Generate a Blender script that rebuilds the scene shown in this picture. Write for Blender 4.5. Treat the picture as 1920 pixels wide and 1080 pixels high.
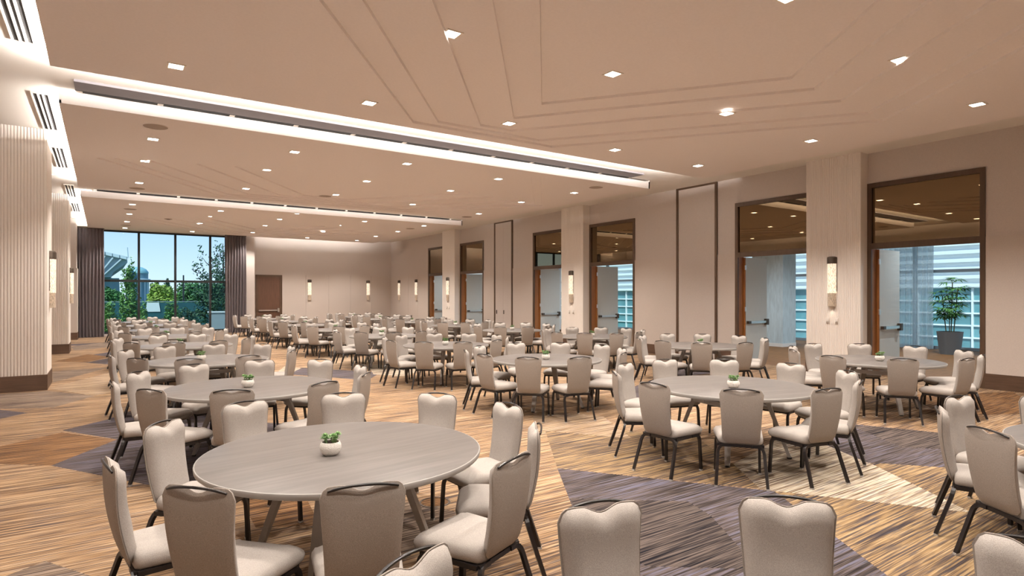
import bpy, bmesh, math, random
from mathutils import Vector, Matrix

for o in list(bpy.data.objects):
    bpy.data.objects.remove(o)
scene = bpy.context.scene
COL = scene.collection
R = math.radians
random.seed(7)

# ------------------------------------------------------------------ camera
F = 1119.0; CAMH = 1.75; HORY = 555.0
YAW = math.atan2(766, 1119)
SY, CY = math.sin(YAW), math.cos(YAW)
cam_d = bpy.data.cameras.new('camera')
cam = bpy.data.objects.new('camera', cam_d)
COL.objects.link(cam)
cam.location = (0, 0, CAMH)
cam.rotation_euler = (R(90), 0, -YAW)
cam_d.sensor_width = 36
cam_d.lens = F / 1920 * 36
cam_d.shift_y = (HORY - 540) / 1920
cam_d.clip_end = 1000
scene.camera = cam

def ray(x, y):
    u = (x - 960) / F
    return SY + u * CY, CY - u * SY, (HORY - y) / F
def onz(x, y, z):
    r = ray(x, y); t = (z - CAMH) / r[2]
    return r[0] * t, r[1] * t
def ony(x, y, Y):
    r = ray(x, y); t = Y / r[1]
    return r[0] * t, CAMH + r[2] * t

# ------------------------------------------------------------------ world, sun, exposure
w = bpy.data.worlds.new('world'); scene.world = w; w.use_nodes = True
nt = w.node_tree; nt.nodes.clear()
wo = nt.nodes.new('ShaderNodeOutputWorld'); bg = nt.nodes.new('ShaderNodeBackground')
tc = nt.nodes.new('ShaderNodeTexCoord'); sx = nt.nodes.new('ShaderNodeSeparateXYZ')
rp = nt.nodes.new('ShaderNodeValToRGB')
nt.links.new(tc.outputs['Generated'], sx.inputs[0]); nt.links.new(sx.outputs[2], rp.inputs[0])
nt.links.new(rp.outputs[0], bg.inputs[0]); nt.links.new(bg.outputs[0], wo.inputs[0])
rp.color_ramp.elements[0].position = 0.0; rp.color_ramp.elements[0].color = (0.82, 0.86, 0.93, 1)
rp.color_ramp.elements[1].position = 0.60; rp.color_ramp.elements[1].color = (0.22, 0.42, 0.78, 1)
e_ = rp.color_ramp.elements.new(0.13); e_.color = (0.42, 0.58, 0.82, 1)
bg.inputs[1].default_value = 0.95

sun_d = bpy.data.lights.new('sun', 'SUN'); sun = bpy.data.objects.new('sun', sun_d); COL.objects.link(sun)
sun_d.energy = 3.6; sun_d.angle = R(0.6); sun_d.color = (1.0, 0.95, 0.86)
sun.rotation_euler = Vector((0.55, 0.35, -0.76)).to_track_quat('-Z', 'Y').to_euler()
sun.location = (-40, -25, 60)

vs = scene.view_settings
vs.view_transform = 'Standard'; vs.look = 'None'; vs.exposure = 0.50; vs.gamma = 1.0
vs.use_curve_mapping = False
scene.cycles.use_denoising = True
scene.cycles.sample_clamp_indirect = 6.0
scene.cycles.max_bounces = 8
scene.cycles.diffuse_bounces = 5
DOWN_W = 270.0       # downlight power
COVE_W = 52.0        # cove strip power per metre
SCONCE_W = 0.8

# ------------------------------------------------------------------ materials
MATS = {}
def lin(c):
    return tuple((v / 12.92 if v <= 0.04045 else ((v + 0.055) / 1.055) ** 2.4) for v in [x / 255 for x in c])
def mat(name, col, rough=0.6, metal=0.0, emit=None, estr=0.0, noise=0.0, nscale=(8, 8, 8), coord='Object',
        bump=0.0, spec=0.5, detail=3.0, col2=None, alpha=None):
    if name in MATS: return MATS[name]
    m = bpy.data.materials.new(name); m.use_nodes = True
    n = m.node_tree.nodes; l = m.node_tree.links
    b = n['Principled BSDF']
    b.inputs['Base Color'].default_value = (*col, 1); b.inputs['Roughness'].default_value = rough
    b.inputs['Metallic'].default_value = metal
    b.inputs['Specular IOR Level'].default_value = spec
    if emit:
        b.inputs['Emission Color'].default_value = (*emit, 1); b.inputs['Emission Strength'].default_value = estr
    if noise or bump:
        t = n.new('ShaderNodeTexCoord'); mp = n.new('ShaderNodeMapping'); nz = n.new('ShaderNodeTexNoise')
        mp.inputs['Scale'].default_value = nscale; nz.inputs['Scale'].default_value = 1.0
        nz.inputs['Detail'].default_value = detail
        l.new(t.outputs[coord], mp.inputs[0]); l.new(mp.outputs[0], nz.inputs[0])
        if noise:
            r = n.new('ShaderNodeValToRGB')
            c2 = col2 if col2 else tuple(v * (1 - noise) for v in col)
            r.color_ramp.elements[0].position = 0.32; r.color_ramp.elements[0].color = (*c2, 1)
            r.color_ramp.elements[1].position = 0.68; r.color_ramp.elements[1].color = (*col, 1)
            l.new(nz.outputs[0], r.inputs[0]); l.new(r.outputs[0], b.inputs['Base Color'])
            if emit: l.new(r.outputs[0], b.inputs['Emission Color'])
        if bump:
            bp = n.new('ShaderNodeBump'); bp.inputs['Strength'].default_value = bump; bp.inputs['Distance'].default_value = 0.01
            l.new(nz.outputs[0], bp.inputs['Height']); l.new(bp.outputs[0], b.inputs['Normal'])
    MATS[name] = m
    return m

def glass_mat(name, tint, gloss=0.08, rough=0.0):
    m = bpy.data.materials.new(name); m.use_nodes = True
    n = m.node_tree.nodes; l = m.node_tree.links; n.clear()
    o = n.new('ShaderNodeOutputMaterial'); mx = n.new('ShaderNodeMixShader')
    t = n.new('ShaderNodeBsdfTransparent'); g = n.new('ShaderNodeBsdfGlossy')
    t.inputs[0].default_value = (*tint, 1); g.inputs['Roughness'].default_value = rough
    mx.inputs[0].default_value = gloss
    l.new(t.outputs[0], mx.inputs[1]); l.new(g.outputs[0], mx.inputs[2]); l.new(mx.outputs[0], o.inputs[0])
    MATS[name] = m
    return m

def sheer_mat(name, col, through=0.4):
    m = bpy.data.materials.new(name); m.use_nodes = True
    n = m.node_tree.nodes; l = m.node_tree.links; n.clear()
    o = n.new('ShaderNodeOutputMaterial'); m1 = n.new('ShaderNodeMixShader'); m2 = n.new('ShaderNodeMixShader')
    t = n.new('ShaderNodeBsdfTransparent'); d = n.new('ShaderNodeBsdfDiffuse'); tr = n.new('ShaderNodeBsdfTranslucent')
    d.inputs[0].default_value = (*col, 1); tr.inputs[0].default_value = (*col, 1)
    m1.inputs[0].default_value = 0.5; m2.inputs[0].default_value = through
    l.new(d.outputs[0], m1.inputs[1]); l.new(tr.outputs[0], m1.inputs[2])
    l.new(m1.outputs[0], m2.inputs[1]); l.new(t.outputs[0], m2.inputs[2]); l.new(m2.outputs[0], o.inputs[0])
    return m

def carpet(name, cols, seed, fine=1.0):
    """streaked carpet: cols = 4 colours dark to light; streaks run along X"""
    cols = [tuple(v * g_ for v in c_) for c_, g_ in zip(cols, (.31, .42, .54, .66))]
    m = bpy.data.materials.new(name); m.use_nodes = True
    n = m.node_tree.nodes; l = m.node_tree.links
    b = n['Principled BSDF']; b.inputs['Roughness'].default_value = 0.95; b.inputs['Specular IOR Level'].default_value = 0.1
    g = n.new('ShaderNodeNewGeometry')
    def nz(sx_, sy_, off, det):
        mp = n.new('ShaderNodeMapping'); mp.inputs['Scale'].default_value = (sx_, sy_, 1); mp.inputs['Location'].default_value = (off, off * 1.7, 0)
        t = n.new('ShaderNodeTexNoise'); t.noise_dimensions = '2D'; t.inputs['Scale'].default_value = 1; t.inputs['Detail'].default_value = det
        t.inputs['Roughness'].default_value = 0.6
        l.new(g.outputs['Position'], mp.inputs[0]); l.new(mp.outputs[0], t.inputs[0]); return t
    a = nz(1.0, 52, seed * 3.1, 3.0); c = nz(2.2, 150, seed * 5.3 + 2, 2.0); d = nz(0.8, 2.2, seed * 1.3 + 5, 1.0)
    m1 = n.new('ShaderNodeMath'); m1.operation = 'MULTIPLY_ADD'; m1.inputs[1].default_value = 0.62
    m0 = n.new('ShaderNodeMath'); m0.operation = 'MULTIPLY_ADD'; m0.inputs[1].default_value = 0.30
    m00 = n.new('ShaderNodeMath'); m00.operation = 'MULTIPLY'; m00.inputs[1].default_value = 0.12
    l.new(d.outputs[0], m00.inputs[0]); l.new(c.outputs[0], m0.inputs[0]); l.new(m00.outputs[0], m0.inputs[2])
    l.new(a.outputs[0], m1.inputs[0]); l.new(m0.outputs[0], m1.inputs[2])
    r = n.new('ShaderNodeValToRGB'); e = r.color_ramp.elements
    pos = [0.40, 0.47, 0.525, 0.62]
    e[0].position = pos[0]; e[0].color = (*cols[0], 1); e[1].position = pos[3]; e[1].color = (*cols[3], 1)
    for p, k in ((pos[1], cols[1]), (pos[2], cols[2])):
        q = e.new(p); q.color = (*k, 1)
    l.new(m1.outputs[0], r.inputs[0])
    k_ = nz(3.2, 85, seed * 2.7 + 9, 2.0); rk = n.new('ShaderNodeValToRGB'); mk = n.new('ShaderNodeMixRGB')
    rk.color_ramp.elements[0].position = .55; rk.color_ramp.elements[0].color = (0, 0, 0, 1); rk.color_ramp.elements[1].position = .64; rk.color_ramp.elements[1].color = (.62, .62, .62, 1)
    lum = sum(cols[1]) / 3; mk.inputs[2].default_value = (lum * .92, lum * .86, lum * .98, 1)
    l.new(k_.outputs[0], rk.inputs[0]); l.new(rk.outputs[0], mk.inputs[0]); l.new(r.outputs[0], mk.inputs[1]); l.new(mk.outputs[0], b.inputs['Base Color'])
    bp = n.new('ShaderNodeBump'); bp.inputs['Strength'].default_value = 0.25; bp.inputs['Distance'].default_value = 0.004
    l.new(c.outputs[0], bp.inputs['Height']); l.new(bp.outputs[0], b.inputs['Normal'])
    MATS[name] = m
    return m

CEIL = mat('ceiling_paint', (0.87, 0.81, 0.785), 0.9, noise=0.03, nscale=(30, 30, 30), spec=0.1)
UPPER = mat('upper_ceiling_paint', (0.82, 0.79, 0.75), 0.9, spec=0.1)
WALLM = mat('fabric_wall', (0.64, 0.58, 0.545), 0.95, noise=0.07, nscale=(60, 60, 60), spec=0.1)
WALLP = mat('fabric_wall_panel', (0.645, 0.58, 0.535), 0.95, noise=0.08, nscale=(90, 90, 90), spec=0.1)
RIBM = mat('ribbed_plaster', (0.87, 0.82, 0.775), 0.85, spec=0.1)
BASEM = mat('baseboard_wood', (0.12, 0.068, 0.042), 0.55, noise=0.3, nscale=(3, 3, 30))
FRAMEM = mat('bronze_wood_frame', (0.105, 0.062, 0.036), 0.45, noise=0.2, nscale=(20, 20, 3))
JAMBM = mat('amber_wood', (0.40, 0.16, 0.045), 0.45, noise=0.3, nscale=(25, 25, 2))
LEAFM = mat('door_laminate', (0.60, 0.62, 0.60), 0.5, noise=0.04, nscale=(40, 40, 4))
LEAFW = mat('door_walnut', (0.13, 0.062, 0.036), 0.5, noise=0.3, nscale=(30, 30, 2))
STEEL = mat('brushed_steel', (0.75, 0.74, 0.72), 0.3, metal=0.9)
BRONZE = mat('dark_bronze', (0.10, 0.078, 0.062), 0.4, metal=0.6)
BLACK = mat('black_gap', (0.008, 0.008, 0.009), 0.8)
TRACK = mat('grey_track', (0.17, 0.155, 0.17), 0.6)
MIRROR = mat('bronze_mirror_glass', (0.205, 0.15, 0.09), 0.015, metal=1.0)
MULL = mat('black_mullion', (0.012, 0.016, 0.018), 0.4)
VELVET = mat('plum_grey_satin', (0.17, 0.145, 0.155), 0.42, noise=0.12, nscale=(40, 40, 3), spec=0.6)
FABRIC = mat('oatmeal_fabric', (0.46, 0.422, 0.392), 0.95, noise=0.24, nscale=(330, 330, 330), spec=0.1, detail=1.0, bump=0.12)
FABRIC_SHADED = mat('oatmeal_fabric_shaded', (0.38, 0.335, 0.30), 0.95, noise=0.26, nscale=(330, 330, 330), spec=0.1, detail=1.0, bump=0.12)  # same oatmeal fabric, darkened to paint in the shade on chair backs
CHBLK = mat('black_powder_coat', (0.014, 0.011, 0.011), 0.35)
GLIDE = mat('grey_glide', (0.4, 0.38, 0.36), 0.4)
TOPM = mat('grey_oak_laminate', (0.172, 0.155, 0.147), 0.42, noise=0.24, nscale=(2.0, 26, 10), spec=0.4, detail=4.0)
EDGEM = mat('grey_edge_band', (0.33, 0.315, 0.30), 0.4)
TLEG = mat('warm_grey_metal', (0.36, 0.335, 0.315), 0.45)
BOWL = mat('white_ceramic', (0.85, 0.82, 0.77), 0.5, bump=0.6, nscale=(160, 160, 160))
SOIL = mat('soil', (0.05, 0.03, 0.02), 0.9)
SUCC = mat('succulent_green', (0.33, 0.55, 0.24), 0.5, noise=0.6, nscale=(60, 60, 60))
PALM = mat('palm_green', (0.085, 0.25, 0.05), 0.45, noise=0.5, nscale=(12, 12, 12))
STEM = mat('palm_cane', (0.11, 0.10, 0.04), 0.7)
POTM = mat('grey_pot', (0.15, 0.16, 0.17), 0.6)
LAMP = mat('downlight_lens', (1, 1, 1), 0.5, emit=(1.0, 0.93, 0.82), estr=14)
LAMPTRIM = mat('downlight_trim', (0.86, 0.80, 0.72), 0.6)
SPK = mat('speaker_grille', (0.40, 0.33, 0.285), 0.9)
SCGLASS = mat('lit_rain_glass', (0.95, 0.80, 0.62), 0.35, emit=(1.0, 0.80, 0.56), estr=0.75, noise=0.6, nscale=(75, 75, 22))
SCGLASS2 = mat('dim_rain_glass', (0.62, 0.50, 0.38), 0.35, emit=(1.0, 0.78, 0.54), estr=0.12, noise=0.45, nscale=(60, 60, 25))
WHITEP = mat('white_plate', (0.83, 0.79, 0.75), 0.5)
GLASS = glass_mat('window_glass', (0.84, 0.95, 0.98), 0.004)
FGLASS = glass_mat('foyer_glass', (0.86, 0.97, 0.99), 0.05)

# ------------------------------------------------------------------ mesh helpers
class MB:
    def __init__(self): self.v = []; self.f = []; self.mi = []
    def add(self, vs_, fs_, mi=0):
        k = len(self.v); self.v += [tuple(p) for p in vs_]
        self.f += [tuple(i + k for i in f) for f in fs_]; self.mi += [mi] * len(fs_); return self
    def box(self, x0, x1, y0, y1, z0, z1, mi=0):
        return self.add([(x0, y0, z0), (x1, y0, z0), (x1, y1, z0), (x0, y1, z0), (x0, y0, z1), (x1, y0, z1), (x1, y1, z1), (x0, y1, z1)],
                        [(0, 3, 2, 1), (4, 5, 6, 7), (0, 1, 5, 4), (1, 2, 6, 5), (2, 3, 7, 6), (3, 0, 4, 7)], mi)
    def prism(self, pts, z0, z1, mi=0):
        n = len(pts)
        return self.add([(p[0], p[1], z0) for p in pts] + [(p[0], p[1], z1) for p in pts],
                        [tuple(range(n))[::-1], tuple(range(n, 2 * n))] + [(i, (i + 1) % n, n + (i + 1) % n, n + i) for i in range(n)], mi)
    def lathe(self, prof, n=24, c=(0, 0, 0), a0=0.0, a1=2 * math.pi, mi=0):
        full = abs(a1 - a0 - 2 * math.pi) < 1e-6; m = n if full else n + 1
        vs_ = []
        for i in range(m):
            a = a0 + (a1 - a0) * i / n
            for r_, z in prof: vs_.append((c[0] + r_ * math.cos(a), c[1] + r_ * math.sin(a), c[2] + z))
        k = len(prof); fs_ = []
        for i in range(n):
            j = (i + 1) % m
            for q in range(k - 1): fs_.append((i * k + q, j * k + q, j * k + q + 1, i * k + q + 1))
        return self.add(vs_, fs_, mi)
    def tube(self, path, r, n=6, sq=False, cap=True, mi=0, up=(0, 0, 1)):
        P = [Vector(p) for p in path]; rr = r if isinstance(r, (list, tuple)) else [r] * len(P)
        vs_ = []; fs_ = []; prev = None
        if sq: n = 4
        for i, p in enumerate(P):
            t = (P[min(i + 1, len(P) - 1)] - P[max(i - 1, 0)]).normalized()
            if prev is None:
                u = Vector(up); u = u - t * u.dot(t)
                if u.length < 1e-3: u = Vector((0, 1, 0)) - t * t.y
                u.normalize()
            else:
                u = prev - t * prev.dot(t); u.normalize()
            prev = u; w_ = t.cross(u)
            for k in range(n):
                a = 2 * math.pi * (k + (0.5 if sq else 0)) / n; s_ = rr[i] * (1.414 if sq else 1)
                vs_.append(p + u * (math.cos(a) * s_) + w_ * (math.sin(a) * s_))
        for i in range(len(P) - 1):
            for k in range(n): fs_.append((i * n + k, i * n + (k + 1) % n, (i + 1) * n + (k + 1) % n, (i + 1) * n + k))
        if cap: fs_ += [tuple(range(n))[::-1], tuple(range((len(P) - 1) * n, len(P) * n))]
        return self.add(vs_, fs_, mi)
    def build(self, name, m, parent=None, smooth=False, loc=None):
        me = bpy.data.meshes.new(name); me.from_pydata(self.v, [], self.f)
        ms = m if isinstance(m, (list, tuple)) else [m]
        for x in ms: me.materials.append(x)
        if len(ms) > 1: me.polygons.foreach_set('material_index', self.mi)
        bm = bmesh.new(); bm.from_mesh(me); bmesh.ops.recalc_face_normals(bm, faces=bm.faces); bm.to_mesh(me); bm.free()
        if smooth:
            me.polygons.foreach_set('use_smooth', [True] * len(me.polygons))
            if smooth is not True:
                try: me.set_sharp_from_angle(angle=R(smooth))
                except Exception: pass
        me.update()
        o = bpy.data.objects.new(name, me); COL.objects.link(o)
        if parent: o.parent = parent
        if loc: o.location = loc
        return o

def empty(name, loc=(0, 0, 0), rz=0.0, parent=None):
    o = bpy.data.objects.new(name, None); COL.objects.link(o); o.location = loc; o.rotation_euler = (0, 0, rz)
    o.empty_display_size = 0.1
    if parent: o.parent = parent
    return o
def tag(o, label=None, cat=None, group=None, kind=None):
    if label: o['label'] = label
    if cat: o['category'] = cat
    if group: o['group'] = group
    if kind: o['kind'] = kind
    return o
def kids(o): return KID.get(o.name, [])
KID = {}
def snapshot(o):
    KID[o.name] = [c for c in bpy.data.objects if c.parent == o]
    for c in KID[o.name]: snapshot(c)
def copy_tree(o, parent=None):
    c = o.copy(); COL.objects.link(c); c.parent = parent
    for k in kids(o): copy_tree(k, c)
    return c
ORD = ['', 'first', 'second', 'third', 'fourth', 'fifth', 'sixth', 'seventh', 'eighth', 'ninth', 'tenth']

# ================================================================== ROOM SHELL
XL, XR, Y0, Y1, YW = -2.2, 13.76, -3.0, 32.5, 31.25
ZU, ZP = 4.85, 4.63
WT = 0.22

# ---- carpet floor: one sheet cut along the shard edges, a material per shard kind
C_BASE = carpet('carpet_gold', [(0.19, 0.145, 0.135), (0.37, 0.225, 0.13), (0.56, 0.345, 0.185), (0.70, 0.50, 0.32)], 1)
C_CREAM = carpet('carpet_cream', [(0.34, 0.22, 0.14), (0.58, 0.43, 0.30), (0.80, 0.67, 0.50), (0.90, 0.80, 0.64)], 2)
C_PURP = carpet('carpet_mauve', [(0.07, 0.055, 0.055), (0.135, 0.105, 0.095), (0.20, 0.155, 0.14), (0.20, 0.19, 0.26)], 3)
C_NAVY = carpet('carpet_navy', [(0.015, 0.015, 0.03), (0.085, 0.066, 0.062), (0.16, 0.125, 0.11), (0.215, 0.17, 0.15)], 4)
C_BROWN = carpet('carpet_russet', [(0.115, 0.062, 0.036), (0.23, 0.118, 0.055), (0.36, 0.19, 0.085), (0.46, 0.26, 0.125)], 5)
C_TAUPE = carpet('carpet_taupe', [(0.14, 0.10, 0.085), (0.26, 0.185, 0.14), (0.38, 0.275, 0.20), (0.48, 0.37, 0.29)], 6)
C_MIX = carpet('carpet_gold_lilac', [(0.14, 0.115, 0.13), (0.26, 0.19, 0.15), (0.47, 0.30, 0.145), (0.58, 0.41, 0.23)], 7)
C_PEACH = carpet('carpet_peach', [(0.36, 0.23, 0.14), (0.52, 0.345, 0.205), (0.64, 0.455, 0.29), (0.72, 0.55, 0.385)], 8)
CARP = [C_BASE, C_CREAM, C_PURP, C_NAVY, C_BROWN, C_TAUPE, C_MIX, C_PEACH]
SH = [  # (material index, photo outline unprojected to the floor); later entries lie on top
    (6, [(1020, 800), (1300, 815), (1440, 918), (1045, 878)]),
    (6, [(1440, 915), (1640, 868), (1800, 876), (1990, 990), (2050, 1200), (1560, 1200), (1420, 1000)]),
    (2, [(1045, 878), (1452, 921), (1665, 1080), (1900, 1250), (1190, 1250)]),
    (3, [(1069, 934), (1290, 940), (1333, 967), (1423, 1067), (1213, 1062), (1098, 1000)]),
    (1, [(1427, 918), (1822, 961), (1610, 858), (1500, 800), (1375, 870)]),
    (2, [(1545, 790), (1770, 812), (1855, 862), (1795, 878), (1625, 867), (1535, 828)]),
    (3, [(1590, 796), (1770, 812), (1825, 846), (1690, 838)]),
    (7, [(1000, 770), (1130, 780), (1185, 822), (1000, 806)]),
    (4, [(-60, 850), (116, 811), (220, 824), (96, 873), (-60, 868)]),
    (2, [(96, 873), (217, 825), (330, 785), (560, 795), (585, 900), (287, 911)]),
    (2, [(116, 807), (200, 787), (268, 762), (400, 748), (420, 802), (220, 824)]),
    (2, [(-40, 764), (52, 774), (-40, 794)]),
    (5, [(-40, 742), (90, 733), (178, 742), (100, 764), (-40, 768)]),
    (7, [(90, 728), (240, 690), (300, 715), (178, 742)]),
    (5, [(97, 697), (208, 688), (100, 717)]),
    (2, [(163, 667), (235, 655), (250, 664), (210, 669)]),
    (2, [(160, 680), (212, 670), (240, 682), (212, 684)]),
    (4, [(100, 678), (165, 664), (205, 669), (162, 679)]),
    (5, [(132, 650), (200, 641), (215, 650), (140, 657)]),
    (5, [(-30, 1095), (85, 1052), (180, 1083), (100, 1140)]),
    (2, [(545, 702), (563, 689), (714, 698), (690, 713)]),
    (1, [(533, 687), (566, 690), (541, 701), (520, 698)]),
    (7, [(610, 668), (760, 672), (720, 694), (580, 688)]),
    (1, [(690, 683), (800, 690), (760, 706), (700, 702)]),
    (2, [(1240, 690), (1330, 672), (1345, 700), (1260, 706)]),
    (2, [(1175, 730), (1240, 706), (1330, 740), (1200, 760)]),
    (4, [(1700, 740), (1900, 735), (1960, 775), (1770, 780)]),
    (5, [(560, 980), (700, 930), (860, 960), (760, 1050)]),
    (4, [(430, 900), (560, 905), (600, 985), (480, 990)]),
]
shards = []
for mi, pp in SH:
    q = []
    for p in pp:
        q.append(onz(p[0], p[1], 0))
    shards.append((mi, q))
rs = random.Random(3)
for k in range(12):   # far, barely seen shards
    cx, cy = rs.uniform(0, 13), rs.uniform(15, 30); a = rs.uniform(0, 6.28)
    shards.insert(0, (rs.choice([2, 5, 7, 4]), [(cx + rs.uniform(1, 2.2) * math.cos(a + t), cy + rs.uniform(1, 2.2) * math.sin(a + t)) for t in (0, 2.1, 4.2)]))
bm = bmesh.new()
vv = [bm.verts.new(p) for p in ((XL, Y0, 0), (XR + WT, Y0, 0), (XR + WT, Y1, 0), (XL, Y1, 0))]
bm.faces.new(vv)
for mi, q in shards:
    xs = [p[0] for p in q]; ys = [p[1] for p in q]
    x0, x1, y0, y1 = min(xs) - .02, max(xs) + .02, min(ys) - .02, max(ys) + .02
    for i in range(len(q)):
        a, b = Vector((*q[i], 0)), Vector((*q[(i + 1) % len(q)], 0)); d = b - a
        if d.length < 1e-4: continue
        fs = [f for f in bm.faces if not (max(v.co.x for v in f.verts) < x0 or min(v.co.x for v in f.verts) > x1 or max(v.co.y for v in f.verts) < y0 or min(v.co.y for v in f.verts) > y1)]
        g = list({v for f in fs for v in f.verts}) + list({e for f in fs for e in f.edges}) + fs
        bmesh.ops.bisect_plane(bm, geom=g, plane_co=a, plane_no=Vector((-d.y, d.x, 0)).normalized(), dist=1e-5)
def inside(p, q):
    r_ = False; n = len(q); j = n - 1
    for i in range(n):
        if (q[i][1] > p[1]) != (q[j][1] > p[1]) and p[0] < (q[j][0] - q[i][0]) * (p[1] - q[i][1]) / (q[j][1] - q[i][1]) + q[i][0]: r_ = not r_
        j = i
    return r_
for f in bm.faces:
    c = f.calc_center_median(); k = 0
    for mi, q in shards:
        if inside(c, q): k = mi
    f.material_index = k
    if f.normal.z < 0: f.normal_flip()
me = bpy.data.meshes.new('floor'); bm.to_mesh(me); bm.free()
for m in CARP: me.materials.append(m)
floor = bpy.data.objects.new('floor', me); COL.objects.link(floor)
tag(floor, 'streaked gold carpet with mauve, navy and cream angular shards', 'floor', kind='structure')

# ---- upper ceiling
ceiling = MB().box(XL, XR + WT, Y0, Y1 + .2, ZU, ZU + 0.2).build('ceiling', UPPER)
tag(ceiling, 'pale upper ceiling seen in the slots around the dropped panels', 'ceiling', kind='structure')

# ---- dropped panels with stepped hexagonal coffers
XE0, XE1 = -0.55, 12.12
STEP = 0.036
PANELS = [  # y0, y1, coffer centre y, half heights, half widths
    (-0.15, 9.42, 4.67, 4.46, [4.9, 4.4, 3.55, 2.8, 2.2]),
    (11.15, 19.42, 15.2, 3.78, [5.85, 5.55, 4.95, 4.0, 3.2]),
    (21.3, 31.05, 26.1, 4.6, [5.0, 4.5, 3.6, 2.9, 2.3]),
]
CXP = 5.72
def hexa(cy, w_, h_):
    k = 0.77; yy = min(h_, w_ / k)
    if w_ / k > h_ + 1e-6:
        t = w_ - k * h_
        return [(CXP - w_, cy), (CXP - t, cy - h_), (CXP + t, cy - h_), (CXP + w_, cy), (CXP + t, cy + h_), (CXP - t, cy + h_)]
    return [(CXP - w_, cy), (CXP, cy - yy), (CXP + w_, cy), (CXP, cy + yy)]
LEVELS = []
def ring_fill(bm, loops, z):
    es = []
    for L in loops:
        v = [bm.verts.new((p[0], p[1], z)) for p in L]
        es += [bm.edges.new((v[i], v[(i + 1) % len(v)])) for i in range(len(v))]
    r_ = bmesh.ops.triangle_fill(bm, use_beauty=True, use_dissolve=False, edges=es)
    for f in r_['geom']:
        if isinstance(f, bmesh.types.BMFace) and f.normal.z > 0: f.normal_flip()
for pi, (py0, py1, cy, h_, ws) in enumerate(PANELS):
    polys = [hexa(cy, w_, h_ - 0.13 * i) for i, w_ in enumerate(ws)]
    LEVELS.append(polys)
    bm = bmesh.new()
    outer = [(XE0, py0), (XE1, py0), (XE1, py1), (XE0, py1)]
    ring_fill(bm, [outer, polys[0]], ZP)
    for i in range(len(polys)):
        z = ZP + STEP * (i + 1)
        P = polys[i]; n = len(P); Q = hexa(cy, ws[i] - .012, h_ - .13 * i - .010)
        if len(Q) != n: Q = [(CXP + (p[0] - CXP) * .996, cy + (p[1] - cy) * .996) for p in P]
        ring_fill(bm, [Q, polys[i + 1]] if i + 1 < len(polys) else [Q], z)
        for a in range(n):
            b = (a + 1) % n
            bm.faces.new([bm.verts.new((*P[a], z - STEP)), bm.verts.new((*P[b], z - STEP)), bm.verts.new((*Q[b], z)), bm.verts.new((*Q[a], z))])
    me = bpy.data.meshes.new('ceiling_panel'); bm.to_mesh(me); bm.free(); me.materials.append(CEIL)
    o = bpy.data.objects.new('ceiling_panel', me); COL.objects.link(o); o.parent = ceiling
    o['label'] = 'tan dropped ceiling panel with stepped angular coffer'
    # edges: full fascia in front and at the right, low lip with recessed upstand at the left and far side
    e = MB()
    e.box(XE0, XE1, py0, py0 + .04, ZP + .001, ZU - .035)
    e.box(XE1 - .04, XE1, py0, py1, ZP + .001, ZU + .001)
    e.box(XE0, XE0 + .03, py0, py1, ZP + .001, ZP + .05)
    e.box(XE0 + .26, XE0 + .28, py0 + .04, py1 - .28, ZP + .2, ZU)
    e.box(XE0, XE1, py1 - .03, py1, ZP + .001, ZP + .05)
    e.box(XE0 + .26, XE1, py1 - .30, py1 - .28, ZP + .19, ZU)
    e.build('panel_fascia', CEIL, o)

# cove strips (real LED coves lying behind the panel lips, throwing light up and out)
def cove(x, y, lx, ly, rot, watts, name='cove_light'):
    d = bpy.data.lights.new(name, 'AREA'); d.shape = 'RECTANGLE'; d.size = lx; d.size_y = ly; d.energy = watts; d.color = (1.0, 0.93, 0.86)
    o = bpy.data.objects.new(name, d); COL.objects.link(o); o.location = (x, y, ZP + .06); o.rotation_euler = rot; o.parent = ceiling
    return o
for (py0, py1, *_r) in PANELS:
    cove(XE0 + .12, (py0 + py1) / 2, .05, py1 - py0 - .4, (R(180), R(-12), 0), COVE_W * (py1 - py0) * 0.5)
for py1, k in ((PANELS[0][1], 1.5), (PANELS[1][1], 0.7)):
    cove((XE0 + 11.5) / 2, py1 - .055, 11.5 - XE0, .05, (R(180 - 4), 0, 0), COVE_W * 23 * k)
cove(9.1, PANELS[2][1] - .06, 5.9, .05, (R(180 - 55), 0, 0), COVE_W * 1.7)

# partition tracks in the slots and soffit grooves
def slotdiff(y, x0, x1, name):
    r_ = empty(name, (0, y, ZU)); m = MB(); L = (x1 - x0) / 11
    m.box(x0, x1, -.06, .05, -.03, 0.0)
    m.build('slot_housing', BLACK, r_)
    for i in range(12):
        MB().box(x0 + i * L - .04, x0 + i * L + .04, -.065, .052, -.034, -.001).build('slot_divider', UPPER, r_)
    return r_
tag(slotdiff(11.085, -.3, 11.3, 'slot_diffuser'), 'black segmented slot diffuser beside the wide grey partition track', 'air diffuser')
tag(slotdiff(21.235, -.2, 11.5, 'slot_diffuser'), 'black segmented slot diffuser in the ceiling slot closer to the window', 'air diffuser')
tr = empty('partition_track', (0, 10.8, ZU))
MB().box(-.35, 11.28, -.24, .2, -.035, 0).build('track_cover', TRACK, tr)
MB().box(-.35, 11.28, .19, .215, -.037, -.01).build('track_slot', BLACK, tr)
tag(tr, 'wide grey folding-partition track in the bright ceiling slot', 'track')
for y, lab in ((9.7, 'dark partition groove across the soffit before the first ribbed column'), (19.25, 'dark partition groove across the soffit between the ribbed columns')):
    g_ = empty('soffit_track', (0, y, ZU))
    MB().box(XL, -.3, -.02, .02, -.006, 0).build('track_groove', BLACK, g_)
    MB().box(XL, -.3, -.13, -.02, -.02, 0).build('track_trim', UPPER, g_)
    tag(g_, lab, 'track')

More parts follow.
